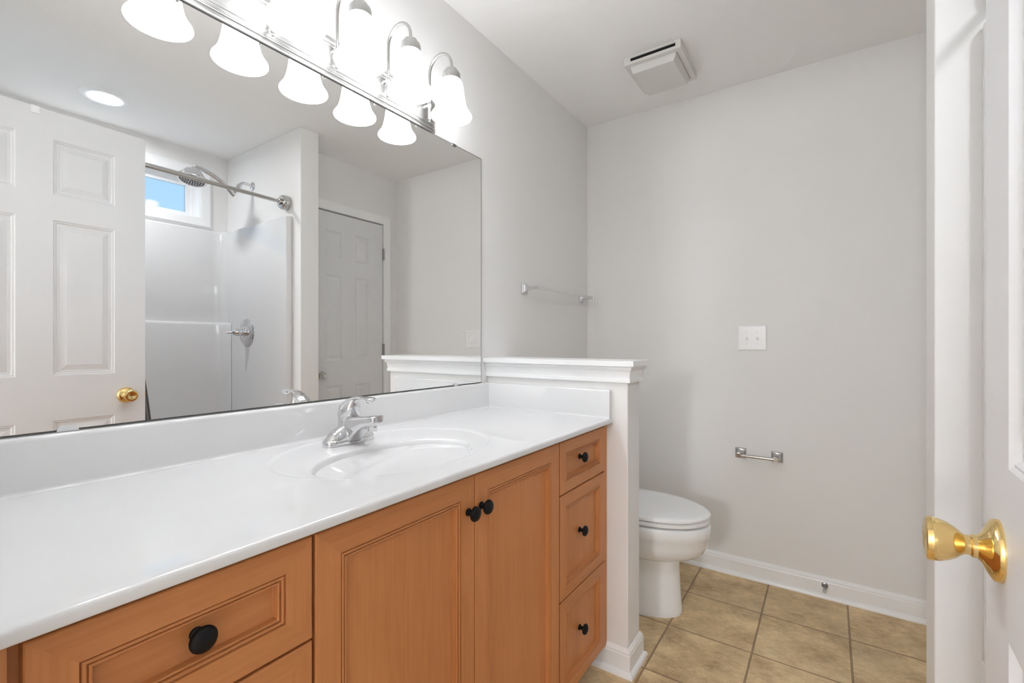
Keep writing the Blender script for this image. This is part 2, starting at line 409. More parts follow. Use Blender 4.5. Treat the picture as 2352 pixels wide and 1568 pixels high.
# casings
cas = [(0, 0), (0.012, 0.007), (0.016, 0.010), (0.045, 0.014), (0.056, 0.015), (0.060, 0.010), (0.064, 0.010), (0.064, 0)]
casl = [(0, 0), (0, 0.008), (0.010, 0.011), (0.045, 0.014), (0.054, 0.016), (0.060, 0.012), (0.066, 0.009), (0.066, 0)]
tr = MB()
tr.sweep([(D2X0 - 0.004, 0), (D2X0 - 0.004, D2Z + 0.004), (D2X1 + 0.004, D2Z + 0.004), (D2X1 + 0.004, 0)], casl, lambda a, b, h: (a, YO + h, b))
tr.box(D2X0 - 0.012, D2X0 - 0.003, YO - 0.1, YO, 0, D2Z + 0.01).box(D2X1 + 0.003, D2X1 + 0.012, YO - 0.1, YO, 0, D2Z + 0.01).box(D2X0 - 0.012, D2X1 + 0.012, YO - 0.1, YO, D2Z + 0.003, D2Z + 0.01)
struct(obj('trim_2', tr, M['trim'], smooth=True, angle=25), 'white casing around the closed door')
tr = MB()
cse = [(0, 0), (0, 0.008), (0.040, 0.011), (0.050, 0.011), (0.050, 0)]
tr.sweep([(EY0, 0), (EY0, EZ), (EY1, EZ), (EY1, 0)], cse, lambda a, b, h: (X0 + h, a, b))
tr.box(-0.07, X0, EY0 - 0.02, EY0, 0, EZ + 0.02).box(-0.07, X0, EY1, EY1 + 0.02, 0, EZ + 0.02).box(-0.07, X0, EY0, EY1, EZ, EZ + 0.02)
struct(obj('trim_3', tr, M['trim'], smooth=True, angle=25), 'white casing and jamb of the entry doorway')

# ------------------------------------------------------------------ six panel doors
DP = [(0, 0), (0.004, 0.0035), (0.007, 0.0030), (0.012, 0.0075), (0.017, 0.0070), (0.020, 0.0075), (0.041, 0.0022), (0.043, 0.0022)]
def six_panel(w, h, t, stile, mull, zs):
    pw = (w - 2 * stile - mull) / 2
    xs = [0, stile, stile + pw, stile + pw + mull, w - stile, w]
    zb = [0] + [q for a in zs for q in a] + [h]
    mb = MB()
    for face, y, sg in ((0, 0.0, 1), (1, t, -1)):
        for i in range(5):
            for k in range(len(zb) - 1):
                if i in (1, 3) and k % 2 == 1: mb.framed(xs[i], xs[i + 1], zb[k], zb[k + 1], y, DP, sg)
                else: mb.quad((xs[i], y, zb[k]), (xs[i + 1], y, zb[k]), (xs[i + 1], y, zb[k + 1]), (xs[i], y, zb[k + 1]))
    ring = lambda y: [(0, y, 0), (w, y, 0), (w, y, h), (0, y, h)]
    a, b = ring(0.0), ring(t)
    for k in range(4): mb.quad(a[k], a[(k + 1) % 4], b[(k + 1) % 4], b[k])
    return mb
def knob_prof(r=0.027):
    return [(0.0335, 0), (0.0335, 0.003), (0.0325, 0.006), (0.026, 0.010), (0.016, 0.0145), (0.0125, 0.018), (0.0125, 0.022), (0.0108, 0.0235), (0.0108, 0.028), (0.013, 0.031), (0.0175, 0.036), (0.0215, 0.043), (0.0242, 0.051), (0.0248, 0.0565), (0.0238, 0.0605), (0.020, 0.0622), (0.0140, 0.0622), (0.0120, 0.0608), (0.0, 0.0608)]
# entry door, swung open into the room: hinge near (0.08, -0.122), latch edge near (0.79, -0.155)
hx, hy, lx, ly = 0.085, -0.1245, 0.7940, -0.1578
ang = math.atan2(ly - hy, lx - hx); dw = math.hypot(lx - hx, ly - hy)
zdb = 0.016
zpan = [(0.235, 0.832), (1.010, 1.622), (1.722, 1.938)]
d1 = thing('door_1', 'white six-panel door standing open at the right, with a brass knob', 'door', (hx, hy, zdb), kind='structure')
mb = six_panel(dw, 2.064 - zdb, 0.035, 0.109, 0.104, zpan)
mb.v = [(x, -0.035 + y, z) for x, y, z in mb.v]          # slab lies on the far side of the face
mb.v = [(x, y, z) for x, y, z in mb.v]
def place_local(mb, root):                                 # local coordinates -> world so that obj() can subtract the root
    mb.v = [(x + root.location.x, y + root.location.y, z + root.location.z) for x, y, z in mb.v]; return mb
obj('panel_slab', place_local(mb, d1), M['door'], d1, smooth=True, angle=12)
kx, kz = dw - 0.070, 0.9285 - zdb
k = obj('knob', place_local(MB().lathe(knob_prof(), (kx, 0.0, kz), (0, 1, 0), 40, cap1=False), d1), M['brass'], d1, smooth=True, angle=40, label='polished brass door knob with round rose')
obj('privacy_hole', place_local(MB().lathe([(0.0025, 0.0606), (0.0025, 0.0612), (0, 0.0612)], (kx, 0, kz), (0, 1, 0), 12), d1), M['dark'], k)
obj('knob', place_local(MB().lathe(knob_prof(), (kx, -0.035, kz), (0, -1, 0), 40, cap1=False), d1), M['brass'], d1, smooth=True, angle=40, label='polished brass door knob with round rose')
obj('latch_plate', place_local(MB().box(dw - 0.0005, dw + 0.0012, -0.030, -0.005, kz - 0.028, kz + 0.028).box(dw, dw + 0.008, -0.023, -0.012, kz - 0.008, kz + 0.008), d1), M['brass'], d1)
for zh in (0.20, 1.02, 1.84):
    obj('hinge', place_local(MB().lathe([(0.006, 0), (0.006, 0.09)], (-0.005, -0.040, zh - 0.045), (0, 0, 1), 12).box(-0.004, 0.0, -0.038, -0.005, zh - 0.045, zh + 0.045), d1), M['brass'], d1, smooth=True)
d1.rotation_euler = (0, 0, ang)
# closed door in the right wall
d2 = thing('door_2', 'closed white six-panel door with a silver knob, seen in the mirror', 'door', (D2X0 + 0.001, YO - 0.040, 0.012), kind='structure')
mb = six_panel(D2X1 - D2X0 - 0.004, 2.063 - 0.012, 0.035, 0.116, 0.112, [(0.235, 0.842), (1.018, 1.618), (1.730, 1.926)])
obj('panel_slab', place_local(mb, d2), M['door'], d2, smooth=True, angle=12)
obj('knob', MB().lathe(knob_prof(), (1.870, YO - 0.005, 0.938), (0, 1, 0), 32, cap1=False), M['nickel'], d2, smooth=True, label='brushed silver door knob')
for zh in (0.30, 1.100, 1.838):
    obj('hinge', MB().lathe([(0.0065, 0), (0.0065, 0.09)], (D2X1 + 0.002, YO + 0.006, zh - 0.045), (0, 0, 1), 12)
        .box(D2X1 - 0.004, D2X1 + 0.006, YO - 0.003, YO + 0.0045, zh - 0.045, zh + 0.045), M['steel'], d2, smooth=True)
# small white hook clip over the top of the open door
def on_door(xl, yl, z):                                      # a point in the door's own frame -> world
    return (hx + xl * cos(ang) - yl * sin(ang), hy + xl * sin(ang) + yl * cos(ang), z)
def door_box(mb, x0, x1, y0, y1, z0, z1):
    b = MB().box(x0, x1, y0, y1, z0, z1); mb.add([on_door(*p) for p in b.v], b.f); return mb
hk = MB(); hc = 0.355
door_box(hk, hc - 0.012, hc + 0.012, 0.0008, 0.004, 2.036, 2.0675)
door_box(hk, hc - 0.012, hc + 0.012, -0.0392, 0.004, 2.0648, 2.0675)
door_box(hk, hc - 0.012, hc + 0.012, -0.0392, -0.0358, 2.02, 2.0675)
tag(obj('over_door_hook', hk, M['plastic']), 'small white hook clip over the top edge of the open door, seen in the mirror', 'hook')

# ------------------------------------------------------------------ window
wn = thing('window_1', 'small high window with white casing above the shower, blue sky outside', 'window', ((WX0 + WX1) / 2, YS, WZ0), kind='structure')
wc = MB().sweep([(WX0, WZ0), (WX0, WZ1), (WX1, WZ1), (WX1, WZ0)], casl, lambda a, b, h: (a, YS + h, b), closed=True)
wc2 = MB().sweep([(WX0, WZ0), (WX0, WZ1), (WX1, WZ1), (WX1, WZ0)], [(0.062 / 0.066 * a, b) for a, b in casl], lambda a, b, h: (a, YS + h, b), closed=True)
obj('casing', wc2, M['trim'], wn, smooth=True, angle=25)
fr = MB()
def rect_frame(mb, x0, x1, z0, z1, y0, y1, t):
    return mb.box(x0, x0 + t, y0, y1, z0, z1).box(x1 - t, x1, y0, y1, z0, z1).box(x0 + t, x1 - t, y0, y1, z0, z0 + t).box(x0 + t, x1 - t, y0, y1, z1 - t, z1)
rect_frame(fr, WX0, WX1, WZ0, WZ1, YS - 0.12, YS + 0.001, 0.006)
obj('jamb', fr, M['trim'], wn)
sa = MB(); rect_frame(sa, WX0 + 0.006, WX1 - 0.006, WZ0 + 0.006, WZ1 - 0.006, YS - 0.115, YS - 0.07, 0.022)
rect_frame(sa, WX0 + 0.022, WX1 - 0.022, WZ0 + 0.008, WZ1 - 0.024, YS - 0.114, YS - 0.082, 0.034)
sash = obj('sash', sa, M['plastic'], wn)
obj('pane', MB().box(WX0 + 0.05, WX1 - 0.05, YS - 0.100, YS - 0.096, WZ0 + 0.048, WZ1 - 0.052), M['glass'], sash)

# ================================================================== VANITY
van = thing('vanity_cabinet', 'long honey-maple vanity cabinet under the white top, with black knobs', 'cabinet', (0.83, 0.93, 0.0))
ZB, ZTOP = 0.080, 0.871
YFF = YF + 0.020                                             # face frame plane behind doors
c = MB()
c.box(0.055, 1.5625, YFF + 0.02, YW - 0.002, ZB + 0.02, ZB + 0.038)              # bottom
c.box(0.055, 0.071, YFF + 0.02, YW - 0.002, ZB, ZTOP - 0.001).box(1.5465, 1.5625, YFF + 0.02, YW - 0.002, ZB, ZTOP - 0.001)
c.box(0.071, 1.5465, YW - 0.008, YW - 0.002, ZB, ZTOP - 0.001)
obj('carcass', c, M['wv'], van)
fz = MB()
for x0, x1 in ((0.055, 0.112), (0.397, 0.440), (1.188, 1.232), (1.530, 1.5637)):
    fz.box(x0, x1, YFF, YFF + 0.02, ZB, ZTOP - 0.001, 0)
for x0, x1 in ((0.112, 0.397), (0.440, 1.188), (1.232, 1.530)):
    fz.box(x0, x1, YFF, YFF + 0.02, 0.84, ZTOP - 0.001, 1); fz.box(x0, x1, YFF, YFF + 0.02, ZB, 0.105, 1)
for zz in (0.702, 0.3865):
    fz.box(0.112, 0.397, YFF, YFF + 0.02, zz - 0.02, zz + 0.02, 1); fz.box(1.232, 1.530, YFF, YFF + 0.02, zz - 0.02, zz + 0.02, 1)
obj('face_frame', fz, [M['wv'], M['wh']], van)
obj('filler_strip', MB().box(0.055, 0.096, YFF - 0.014, YFF, ZB, ZTOP - 0.001), M['wv'], van)
obj('filler_strip', MB().box(1.5405, 1.5637, YFF - 0.0185, YFF, ZB, ZTOP - 0.001), M['wv'], van)
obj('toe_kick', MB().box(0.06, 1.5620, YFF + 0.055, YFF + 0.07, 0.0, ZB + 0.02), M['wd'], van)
VP = [(0, 0.0015), (0.0015, 0), (0.0450, 0), (0.0458, 0.0036), (0.0467, 0.0042), (0.0476, 0.0014), (0.0490, 0.0004), (0.0505, 0.0004), (0.0518, 0.0014), (0.0526, 0.0054), (0.0534, 0.0054), (0.0542, 0.0028), (0.0555, 0.0018), (0.0568, 0.0020), (0.0578, 0.0032), (0.0588, 0.0125), (0.0600, 0.0130)]
def cab_front(kind, x0, x1, z0, z1, panel_mat, knob=None, scale=1.0):
    mb = MB()
    prof = [(a * scale, b) for a, b in VP]
    mb.framed(x0, x1, z0, z1, YF, prof, 1, 1, 0, panel_mat)
    t = 0.0188
    a = [(x0, YF + 0.0015, z0), (x1, YF + 0.0015, z0), (x1, YF + 0.0015, z1), (x0, YF + 0.0015, z1)]
    b = [(x, YF + t, z) for x, _, z in a]
    for k in range(4): mb.quad(a[k], a[(k + 1) % 4], b[(k + 1) % 4], b[k], 1 if k in (0, 2) else 0)
    mb.quad(*b[::-1], 0)
    o = obj(kind, mb, [M['wv'], M['wh']], van)
    if knob:
        kx_, kz_, ky_ = knob
        prof = [(0.0085, 0), (0.0085, 0.003), (0.0055, 0.006), (0.0052, 0.011), (0.008, 0.0145), (0.0135, 0.0165), (0.0162, 0.0190), (0.0165, 0.0215), (0.0148, 0.0250), (0.010, 0.0278), (0.004, 0.0290), (0, 0.0292)]
        obj('knob', MB().lathe(prof, (kx_, ky_, kz_), (0, -1, 0), 28, cap1=False), M['knob'], o, smooth=True, label='round matte black knob')
    return o
RZ = ((0.7045, 0.8605), (0.3890, 0.7000), (0.0850, 0.3840))
for (z0, z1), kz_, pm in zip(RZ, (0.786, 0.548, 0.236), (1, 0, 0)):
    cab_front('drawer', 0.106, 0.4160, z0, z1, pm, (0.2625, kz_, YF + 0.0128), 0.92)
cab_front('door', 0.4215, 0.8110, 0.0850, 0.8605, 0, (0.7885, 0.785, YF))
cab_front('door', 0.8135, 1.2060, 0.0850, 0.8605, 0, (0.8345, 0.787, YF))
for (z0, z1), kz_, pm in zip(RZ, (0.789, 0.553, 0.238), (1, 0, 0)):
    cab_front('drawer', 1.2130, 1.5385, z0, z1, pm, (1.3650, kz_, YF + 0.0128), 0.80)

# ------------------------------------------------------------------ vanity top with integral basin
top = thing('sink_counter', 'glossy white cultured-marble vanity top with integral oval basin', 'countertop', (0.83, 0.92, 0.871))
TX0, TX1, TY0, TY1 = 0.062, 1.5640, 0.6296, 1.1855
OC, OA = (0.806, 0.922), (0.2950, 0.2265)
IC, IA = (0.774, 0.8515), (0.2150, 0.1385)
NA = 192
angs = sorted(set([2 * pi * i / NA for i in range(NA)] + [math.atan2(y - OC[1], x - OC[0]) % (2 * pi) for x in (TX0, TX1) for y in (TY0, TY1)]))
def ell(cen, ax, k, z): return [(cen[0] + ax[0] * k * cos(a), cen[1] + ax[1] * k * sin(a), z) for a in angs]
def rectring(inset_front, z, inset=0.0):
    out = []
    x0, x1, y0, y1 = TX0, TX1, TY0 + inset_front, TY1
    for a in angs:
        # the ray leaves the oval's centre; scaled so that it ends on the counter's edge
        dx, dy = cos(a), sin(a)
        tt = min([(x1 - OC[0]) / dx if dx > 1e-9 else 1e9, (x0 - OC[0]) / dx if dx < -1e-9 else 1e9, (y1 - OC[1]) / dy if dy > 1e-9 else 1e9, (y0 - OC[1]) / dy if dy < -1e-9 else 1e9])
        out.append((OC[0] + dx * tt, OC[1] + dy * tt, z))
    return out
def oval_dir(k, z):                                           # oval rings sampled along the same rays
    out = []
    for a in angs:
        dx, dy = cos(a), sin(a); tt = k / math.sqrt((dx / OA[0]) ** 2 + (dy / OA[1]) ** 2)
        out.append((OC[0] + dx * tt, OC[1] + dy * tt, z))
    return out
slab = MB()
rings = [rectring(0.012, 0.8720), rectring(0.003, 0.8720), rectring(0.0008, 0.8730), rectring(0.0, 0.8750), rectring(0.0, 0.8835), rectring(0.0012, 0.8864), rectring(0.0035, 0.8882), rectring(0.007, 0.8890), rectring(0.020, 0.8890),
         oval_dir(1.015, 0.8890), oval_dir(1.0, 0.88885), oval_dir(0.990, 0.8883), oval_dir(0.976, 0.8870), oval_dir(0.964, 0.8862), oval_dir(0.955, 0.8860)]
slab.loft(rings, True, False)
ctr = obj('counter_slab', slab, M['marble'], top, smooth=True, angle=50)
bas = MB()
def mixr(a, b, t): return [tuple(p * (1 - t) + q * t for p, q in zip(u, v)) for u, v in zip(a, b)]
r0 = oval_dir(0.955, 0.8860)
i0 = ell(IC, IA, 1.03, 0.8854)
# shear so rings of the two ovals use matching angles
prof_b = [(1.03, 0.8854), (1.012, 0.8849), (0.998, 0.8834), (0.985, 0.8802), (0.970, 0.8745), (0.950, 0.863), (0.92, 0.846), (0.87, 0.822), (0.80, 0.800), (0.70, 0.778), (0.55, 0.757), (0.38, 0.745), (0.22, 0.740), (0.11, 0.738)]
bas.loft([r0, mixr(r0, i0, 0.5)] + [ell(IC, IA, k_, z_) for k_, z_ in prof_b], False, False)
basn = obj('basin', bas, M['marble'], top, smooth=True, angle=60)
obj('drain', MB().lathe([(0.026, 0.7372), (0.026, 0.7395), (0.021, 0.7405), (0.017, 0.7395), (0.017, 0.746), (0.012, 0.750), (0, 0.7505)], (IC[0], IC[1], 0), (0, 0, 1), 28, cap1=False), M['chrome'], basn, smooth=True)
bs = MB()
prf = [(TY1, 0.8885), (TY1 - 0.031, 0.8892), (TY1 - 0.026, 0.8898), (TY1 - 0.0215, 0.8920), (TY1 - 0.020, 0.8970), (TY1 - 0.0195, 0.981), (TY1 - 0.0175, 0.9868), (TY1 - 0.013, 0.9888), (TY1, 0.9888)]
bs.loft([[(x, y, z) for y, z in prf] for x in (TX0, TX1)])
obj('backsplash', bs, M['marble'], top, smooth=True, angle=50)
ss = MB()
prs = [(TX1, 0.8885), (TX1 - 0.026, 0.8892), (TX1 - 0.0225, 0.8900), (TX1 - 0.0205, 0.8925), (TX1 - 0.020, 0.8970), (TX1 - 0.0195, 0.984), (TX1 - 0.0180, 0.9876), (TX1 - 0.016, 0.9888), (TX1, 0.9888)]
ss.loft([[(x, y, z) for x, z in prs] for y in (TY1 - 0.0195, TY0 + 0.006)])
obj('side_splash', ss, M['marble'], top, smooth=True, angle=50)

# ------------------------------------------------------------------ faucet
FX, FY, FZ = 0.793, 1.072, 0.8862
fa = thing('faucet', 'chrome single-lever centerset faucet behind the basin', 'faucet', (FX, FY, FZ))
def F(x, y, z): return (FX + x, FY + y, FZ + z)
b = MB()
# oval escutcheon wall
def oval(rx, ry, z, n=48, e=2.6):
    out = []
    for i in range(n):
        a = 2 * pi * i / n; cx_, sx_ = cos(a), sin(a)
        out.append(F(rx * math.copysign(abs(cx_) ** (2 / e), cx_), ry * math.copysign(abs(sx_) ** (2 / e), sx_), z))
    return out
b.loft([oval(0.0775, 0.0265, 0.0), oval(0.0775, 0.0265, 0.011), oval(0.0765, 0.0258, 0.0135), oval(0.073, 0.0235, 0.0150)])
# wings rising to the body
loops = []
for i in range(25):
    x = -0.072 + 0.144 * i / 24; u = abs(x) / 0.072
    hgt = 0.0170 + 0.040 * (max(0, 1 - u) ** 0.95) + 0.008 * (1 - u ** 6)
    wid = 0.0245 * max(0.25, (1 - u ** 4)) ** 0.5
    loops.append([F(x, wid * math.copysign(abs(cos(a)) ** 0.8, cos(a)), 0.010 + (hgt - 0.010) * sin(a) ** 0.8) for a in [pi * q / 14 for q in range(15)]])
b.loft(loops)
# upright body
loops = []
for z, rx, ry, yo in ((0.02, 0.037, 0.0262, 0.0), (0.035, 0.033, 0.0262, 0.0), (0.05, 0.0300, 0.0262, 0.001), (0.062, 0.0285, 0.0262, 0.002), (0.0705, 0.0278, 0.0262, 0.003), (0.0720, 0.0255, 0.025, 0.003)):
    loops.append([F(rx * cos(2 * pi * i / 32), yo + ry * sin(2 * pi * i / 32), z) for i in range(32)])
b.loft(loops)
# spout
loops = []
for y, zb_, zt_, hw in ((0.018, 0.004, 0.068, 0.022), (0.0, 0.002, 0.0700, 0.0240), (-0.018, 0.002, 0.0720, 0.0250), (-0.026, 0.004, 0.0730, 0.0252), (-0.034, 0.013, 0.0738, 0.0250), (-0.045, 0.0270, 0.0750, 0.0244), (-0.060, 0.0395, 0.0766, 0.0236), (-0.078, 0.0490, 0.0785, 0.0228), (-0.096, 0.0545, 0.0805, 0.0222), (-0.108, 0.0565, 0.0815, 0.0218), (-0.1155, 0.0575, 0.0818, 0.0200), (-0.1195, 0.0585, 0.0812, 0.0165), (-0.1208, 0.0595, 0.0800, 0.0120)):
    L = []
    for q in range(24):
        a = 2 * pi * q / 24; e = 0.38
        L.append(F(hw * math.copysign(abs(cos(a)) ** e, cos(a)), y, (zb_ + zt_) / 2 + (zt_ - zb_) / 2 * math.copysign(abs(sin(a)) ** e, sin(a))))
    loops.append(L)
b.loft(loops)
obj('body', b, M['chrome'], fa, smooth=True, angle=50)
obj('aerator', MB().lathe([(0.011, 0.0), (0.0115, 0.002), (0.0115, 0.013), (0.0125, 0.014), (0.0125, 0.018)], F(0, -0.098, 0.040), (0, 0.06, 1), 24), M['chrome'], fa, smooth=True)
h = MB()
loops = []
for z, r, yo, ex in ((0.0700, 0.0250, 0.003, 1), (0.0710, 0.0290, 0.003, 1), (0.0745, 0.0302, 0.002, 1), (0.084, 0.0300, 0.001, 1), (0.094, 0.0284, -0.002, 1), (0.104, 0.0248, -0.006, 1), (0.112, 0.0195, -0.011, 1), (0.1175, 0.0145, -0.017, 1), (0.1215, 0.009, -0.024, 1), (0.1228, 0.003, -0.029, 1)):
    loops.append([F(r * cos(2 * pi * i / 32), yo + r * sin(2 * pi * i / 32) * (1.0 if sin(2 * pi * i / 32) > 0 else 0.95), z) for i in range(32)])
h.loft(loops)
loops = []
for y, z, hw, th in ((0.000, 0.108, 0.013, 0.010), (-0.015, 0.1165, 0.0135, 0.0075), (-0.030, 0.1215, 0.0125, 0.0055), (-0.048, 0.1240, 0.0115, 0.0042), (-0.064, 0.1245, 0.0120, 0.0038), (-0.078, 0.1238, 0.0135, 0.0040), (-0.090, 0.1230, 0.0140, 0.0045), (-0.098, 0.1225, 0.0115, 0.0040), (-0.102, 0.1222, 0.006, 0.003)):
    loops.append([F(hw * cos(2 * pi * q / 20), y, z + th * sin(2 * pi * q / 20)) for q in range(20)])
h.loft(loops)
h.lathe([(0.0, -0.0125), (0.005, -0.0120), (0.009, -0.0095), (0.0112, -0.005), (0.0118, 0.0)], F(0, -0.086, 0.1235), (0, 0.0, 1), 24, cap0=False)
obj('lever_handle', h, M['chrome'], fa, smooth=True, angle=50)
obj('lift_rod', MB().lathe([(0.0022, 0.0), (0.0022, 0.058), (0.004, 0.062), (0.0058, 0.0655), (0.0058, 0.0675), (0.002, 0.0685)], F(-0.002, 0.0305, 0.030), (0, 0.04, 1), 16), M['chrome'], fa, smooth=True)

# ------------------------------------------------------------------ mirror
MX0, MX1, MZ0, MZ1 = 0.075, 1.5181, 0.9911, 1.9152
mir = thing('wall_mirror', 'large frameless mirror on the wall above the vanity', 'mirror', ((MX0 + MX1) / 2, YM, MZ0))
g_ = MB(); bw_ = 0.0024                                       # darkened rim where the silvering ends
def ringm(d): return [(MX0 + d, YM, MZ0 + d), (MX1 - d, YM, MZ0 + d), (MX1 - d, YM, MZ1 - d), (MX0 + d, YM, MZ1 - d)]
g_.quad(*ringm(bw_), 0)
for q in range(4): g_.quad(ringm(0)[q], ringm(0)[(q + 1) % 4], ringm(bw_)[(q + 1) % 4], ringm(bw_)[q], 1)
g_.quad((MX0, YM + 0.0048, MZ0), (MX0, YM + 0.0048, MZ1), (MX1, YM + 0.0048, MZ1), (MX1, YM + 0.0048, MZ0), 1)
ea = [(MX0, YM, MZ0), (MX1, YM, MZ0), (MX1, YM, MZ1), (MX0, YM, MZ1)]; eb = [(x, YM + 0.0048, z) for x, _, z in ea]
for q in range(4): g_.quad(ea[q], eb[q], eb[(q + 1) % 4], ea[(q + 1) % 4], 1)
obj('glass_pane', g_, [M['mirror'], M['dark']], mir)
def clip(x, z, s, m, w=0.0115, hh=0.0085, label=None):
    mb = MB()
    pts = [(-w, 0), (w, 0), (w * 0.92, hh * 0.55), (w * 0.65, hh), (-w * 0.65, hh), (-w * 0.92, hh * 0.55)]
    lo = lambda y: [(x + a, y, z + s * b_) for a, b_ in pts]
    mb.loft([lo(YM - 0.0005), lo(YM - 0.0025)])
    mb.box(x - w, x + w, YM - 0.0025, YM + 0.0042, min(z, z - s * 0.0012), max(z, z - s * 0.0012))
    return obj('clip', mb, m, mir, label=label)
clip(1.349, MZ1, -1, M['steel'], label='metal mirror clip'); clip(1.356, MZ0, 1, M['chrome'], label='metal mirror clip'); clip(0.25, MZ1, -1, M['steel'], label='metal mirror clip')
clip(0.2515, MZ0, 1, M['clear'], 0.0155, 0.0095, label='clear plastic mirror clip')

# ------------------------------------------------------------------ vanity light bar
LX = [1.1832 - 0.1854 * i for i in range(5)]
YL = 1.0515                                                   # lamp axis
vl = thing('vanity_light_bar', 'brushed-nickel vanity light bar with five glowing white bell shades over the mirror', 'wall lamp', (0.811, YW, 1.92))
bx0, bx1 = LX[-1] - 0.028, LX[0] + 0.028
zc, hh = 1.9745, 0.0600
half = [(0.0, hh), (0.0085, hh), (0.0105, hh - 0.0015), (0.0110, hh - 0.0040), (0.0085, hh - 0.0060), (0.0085, hh - 0.0085), (0.0135, hh - 0.0100), (0.0155, hh - 0.0130), (0.0155, hh - 0.0160), (0.0130, hh - 0.0190), (0.0115, hh - 0.0205), (0.0115, hh - 0.0225), (0.0170, hh - 0.0240), (0.0190, hh - 0.0270), (0.0190, hh - 0.0300), (0.0165, hh - 0.0325), (0.0165, hh - 0.0345), (0.0185, hh - 0.0355)]
half = [(d, z) for d, z in half]
hprof = [(d, z) for d, z in half] + [(d, -z) for d, z in half[::-1]]
steps = [(bx0 - 0.040, 0.05, 0.86), (bx0 - 0.034, 0.30, 0.90), (bx0 - 0.022, 0.62, 0.95), (bx0 - 0.010, 0.88, 0.985), (bx0, 1, 1), (bx1, 1, 1), (bx1 + 0.010, 0.88, 0.985), (bx1 + 0.022, 0.62, 0.95), (bx1 + 0.034, 0.30, 0.90), (bx1 + 0.040, 0.05, 0.86)]
obj('back_plate', MB().loft([[(x, YW - 0.0005 - d * k1, zc + z * k2) for d, z in hprof] for x, k1, k2 in steps]), M['satin'], vl, smooth=True, angle=30)
YST = 1.1535
arm = MB()
path = [(0, YST, 1.940), (0, YST, 1.96), (0, YST, 2.00), (0, YST, 2.04), (0, YST, 2.085)]
rc = (YST - YL) / 2
for q in range(1, 13):
    a = pi * q / 12; path.append((0, YL + rc + rc * cos(a), 2.092 + 0.054 * sin(a)))
path += [(0, YL, 2.085), (0, YL, 2.074)]
arm.tube(path, 0.0052, 14)
arm.lathe([(0.0, 0), (0.003, 0.0015), (0.0036, 0.004), (0.0025, 0.007), (0.0045, 0.009), (0.0062, 0.012), (0.0062, 0.015), (0.005, 0.017)], (0, YST, 1.926), (0, 0, 1), 16)
arm.lathe([(0.005, -0.010), (0.0075, -0.007), (0.0085, 0), (0.0075, 0.007), (0.005, 0.010)], (0, YST, 1.986), (0, 0, 1), 16)
arm.lathe([(0.009, 0.0), (0.009, 0.004), (0.006, 0.008), (0.005, 0.016)], (0, YST + 0.021, 1.986), (0, -1, 0), 16)
cup = MB().lathe([(0.006, 2.0820), (0.012, 2.0812), (0.0190, 2.0775), (0.0208, 2.0725), (0.0208, 2.0705), (0.0250, 2.0690), (0.0280, 2.0660), (0.0298, 2.0610), (0.0304, 2.0550), (0.0304, 2.0400), (0.0285, 2.0400), (0.0285, 2.052)], (0, YL, 0), (0, 0, 1), 36, cap1=False)
for q in range(20):                                           # vent ridges round the cup's crown
    a = 2 * pi * q / 20; cup.lathe([(0.0009, 0), (0.0009, 0.0055)], (0.0200 * cos(a), YL + 0.0200 * sin(a), 2.0727), (-0.25 * cos(a), -0.25 * sin(a), 1), 6)
sp_ = [(0.0262, 2.0470), (0.0275, 2.0440), (0.0285, 2.0430), (0.0330, 2.0385), (0.0372, 2.0310), (0.0398, 2.0200), (0.0418, 2.0050), (0.0440, 1.9880), (0.0470, 1.9700), (0.0512, 1.9530), (0.0570, 1.9390), (0.0640, 1.9290), (0.0682, 1.9225), (0.0690, 1.9185), (0.0676, 1.9160), (0.0655, 1.9180), (0.0610, 1.9275), (0.0540, 1.9390), (0.0480, 1.9550), (0.0440, 1.9720), (0.0400, 1.9950), (0.0370, 2.0180), (0.0330, 2.0330), (0.0262, 2.0400)]
shd = MB().lathe(sp_, (0, YL, 0), (0, 0, 1), 48, cap0=False, cap1=False)
blb = MB().lathe([(0.0, 1.952), (0.010, 1.9535), (0.019, 1.960), (0.024, 1.971), (0.024, 1.981), (0.020, 1.996), (0.0135, 2.012), (0.0125, 2.040)], (0, YL, 0), (0, 0, 1), 24, cap0=False)
def shift(mb, dx):
    n = MB(); n.v = [(x + dx, y, z) for x, y, z in mb.v]; n.f = mb.f; n.m = mb.m; return n
protos = None
for i, x in enumerate(LX):
    if i == 0:
        a_ = obj('arm', shift(arm, x), M['satin'], vl, smooth=True, angle=50)
        c_ = obj('socket_cup', shift(cup, x), M['satin'], vl, smooth=True, angle=24)
        s_ = obj('lamp_shade', shift(shd, x), M['shade'], vl, smooth=True, angle=60, label='glowing white frosted bell shade')
        u_ = obj('bulb', shift(blb, x), M['shade'], s_, smooth=True, angle=60)
        protos = (a_, c_, s_)
    else:
        for pr in protos:
            cpy = copy_tree(pr); cpy.location = (x - LX[0], 0, 0)

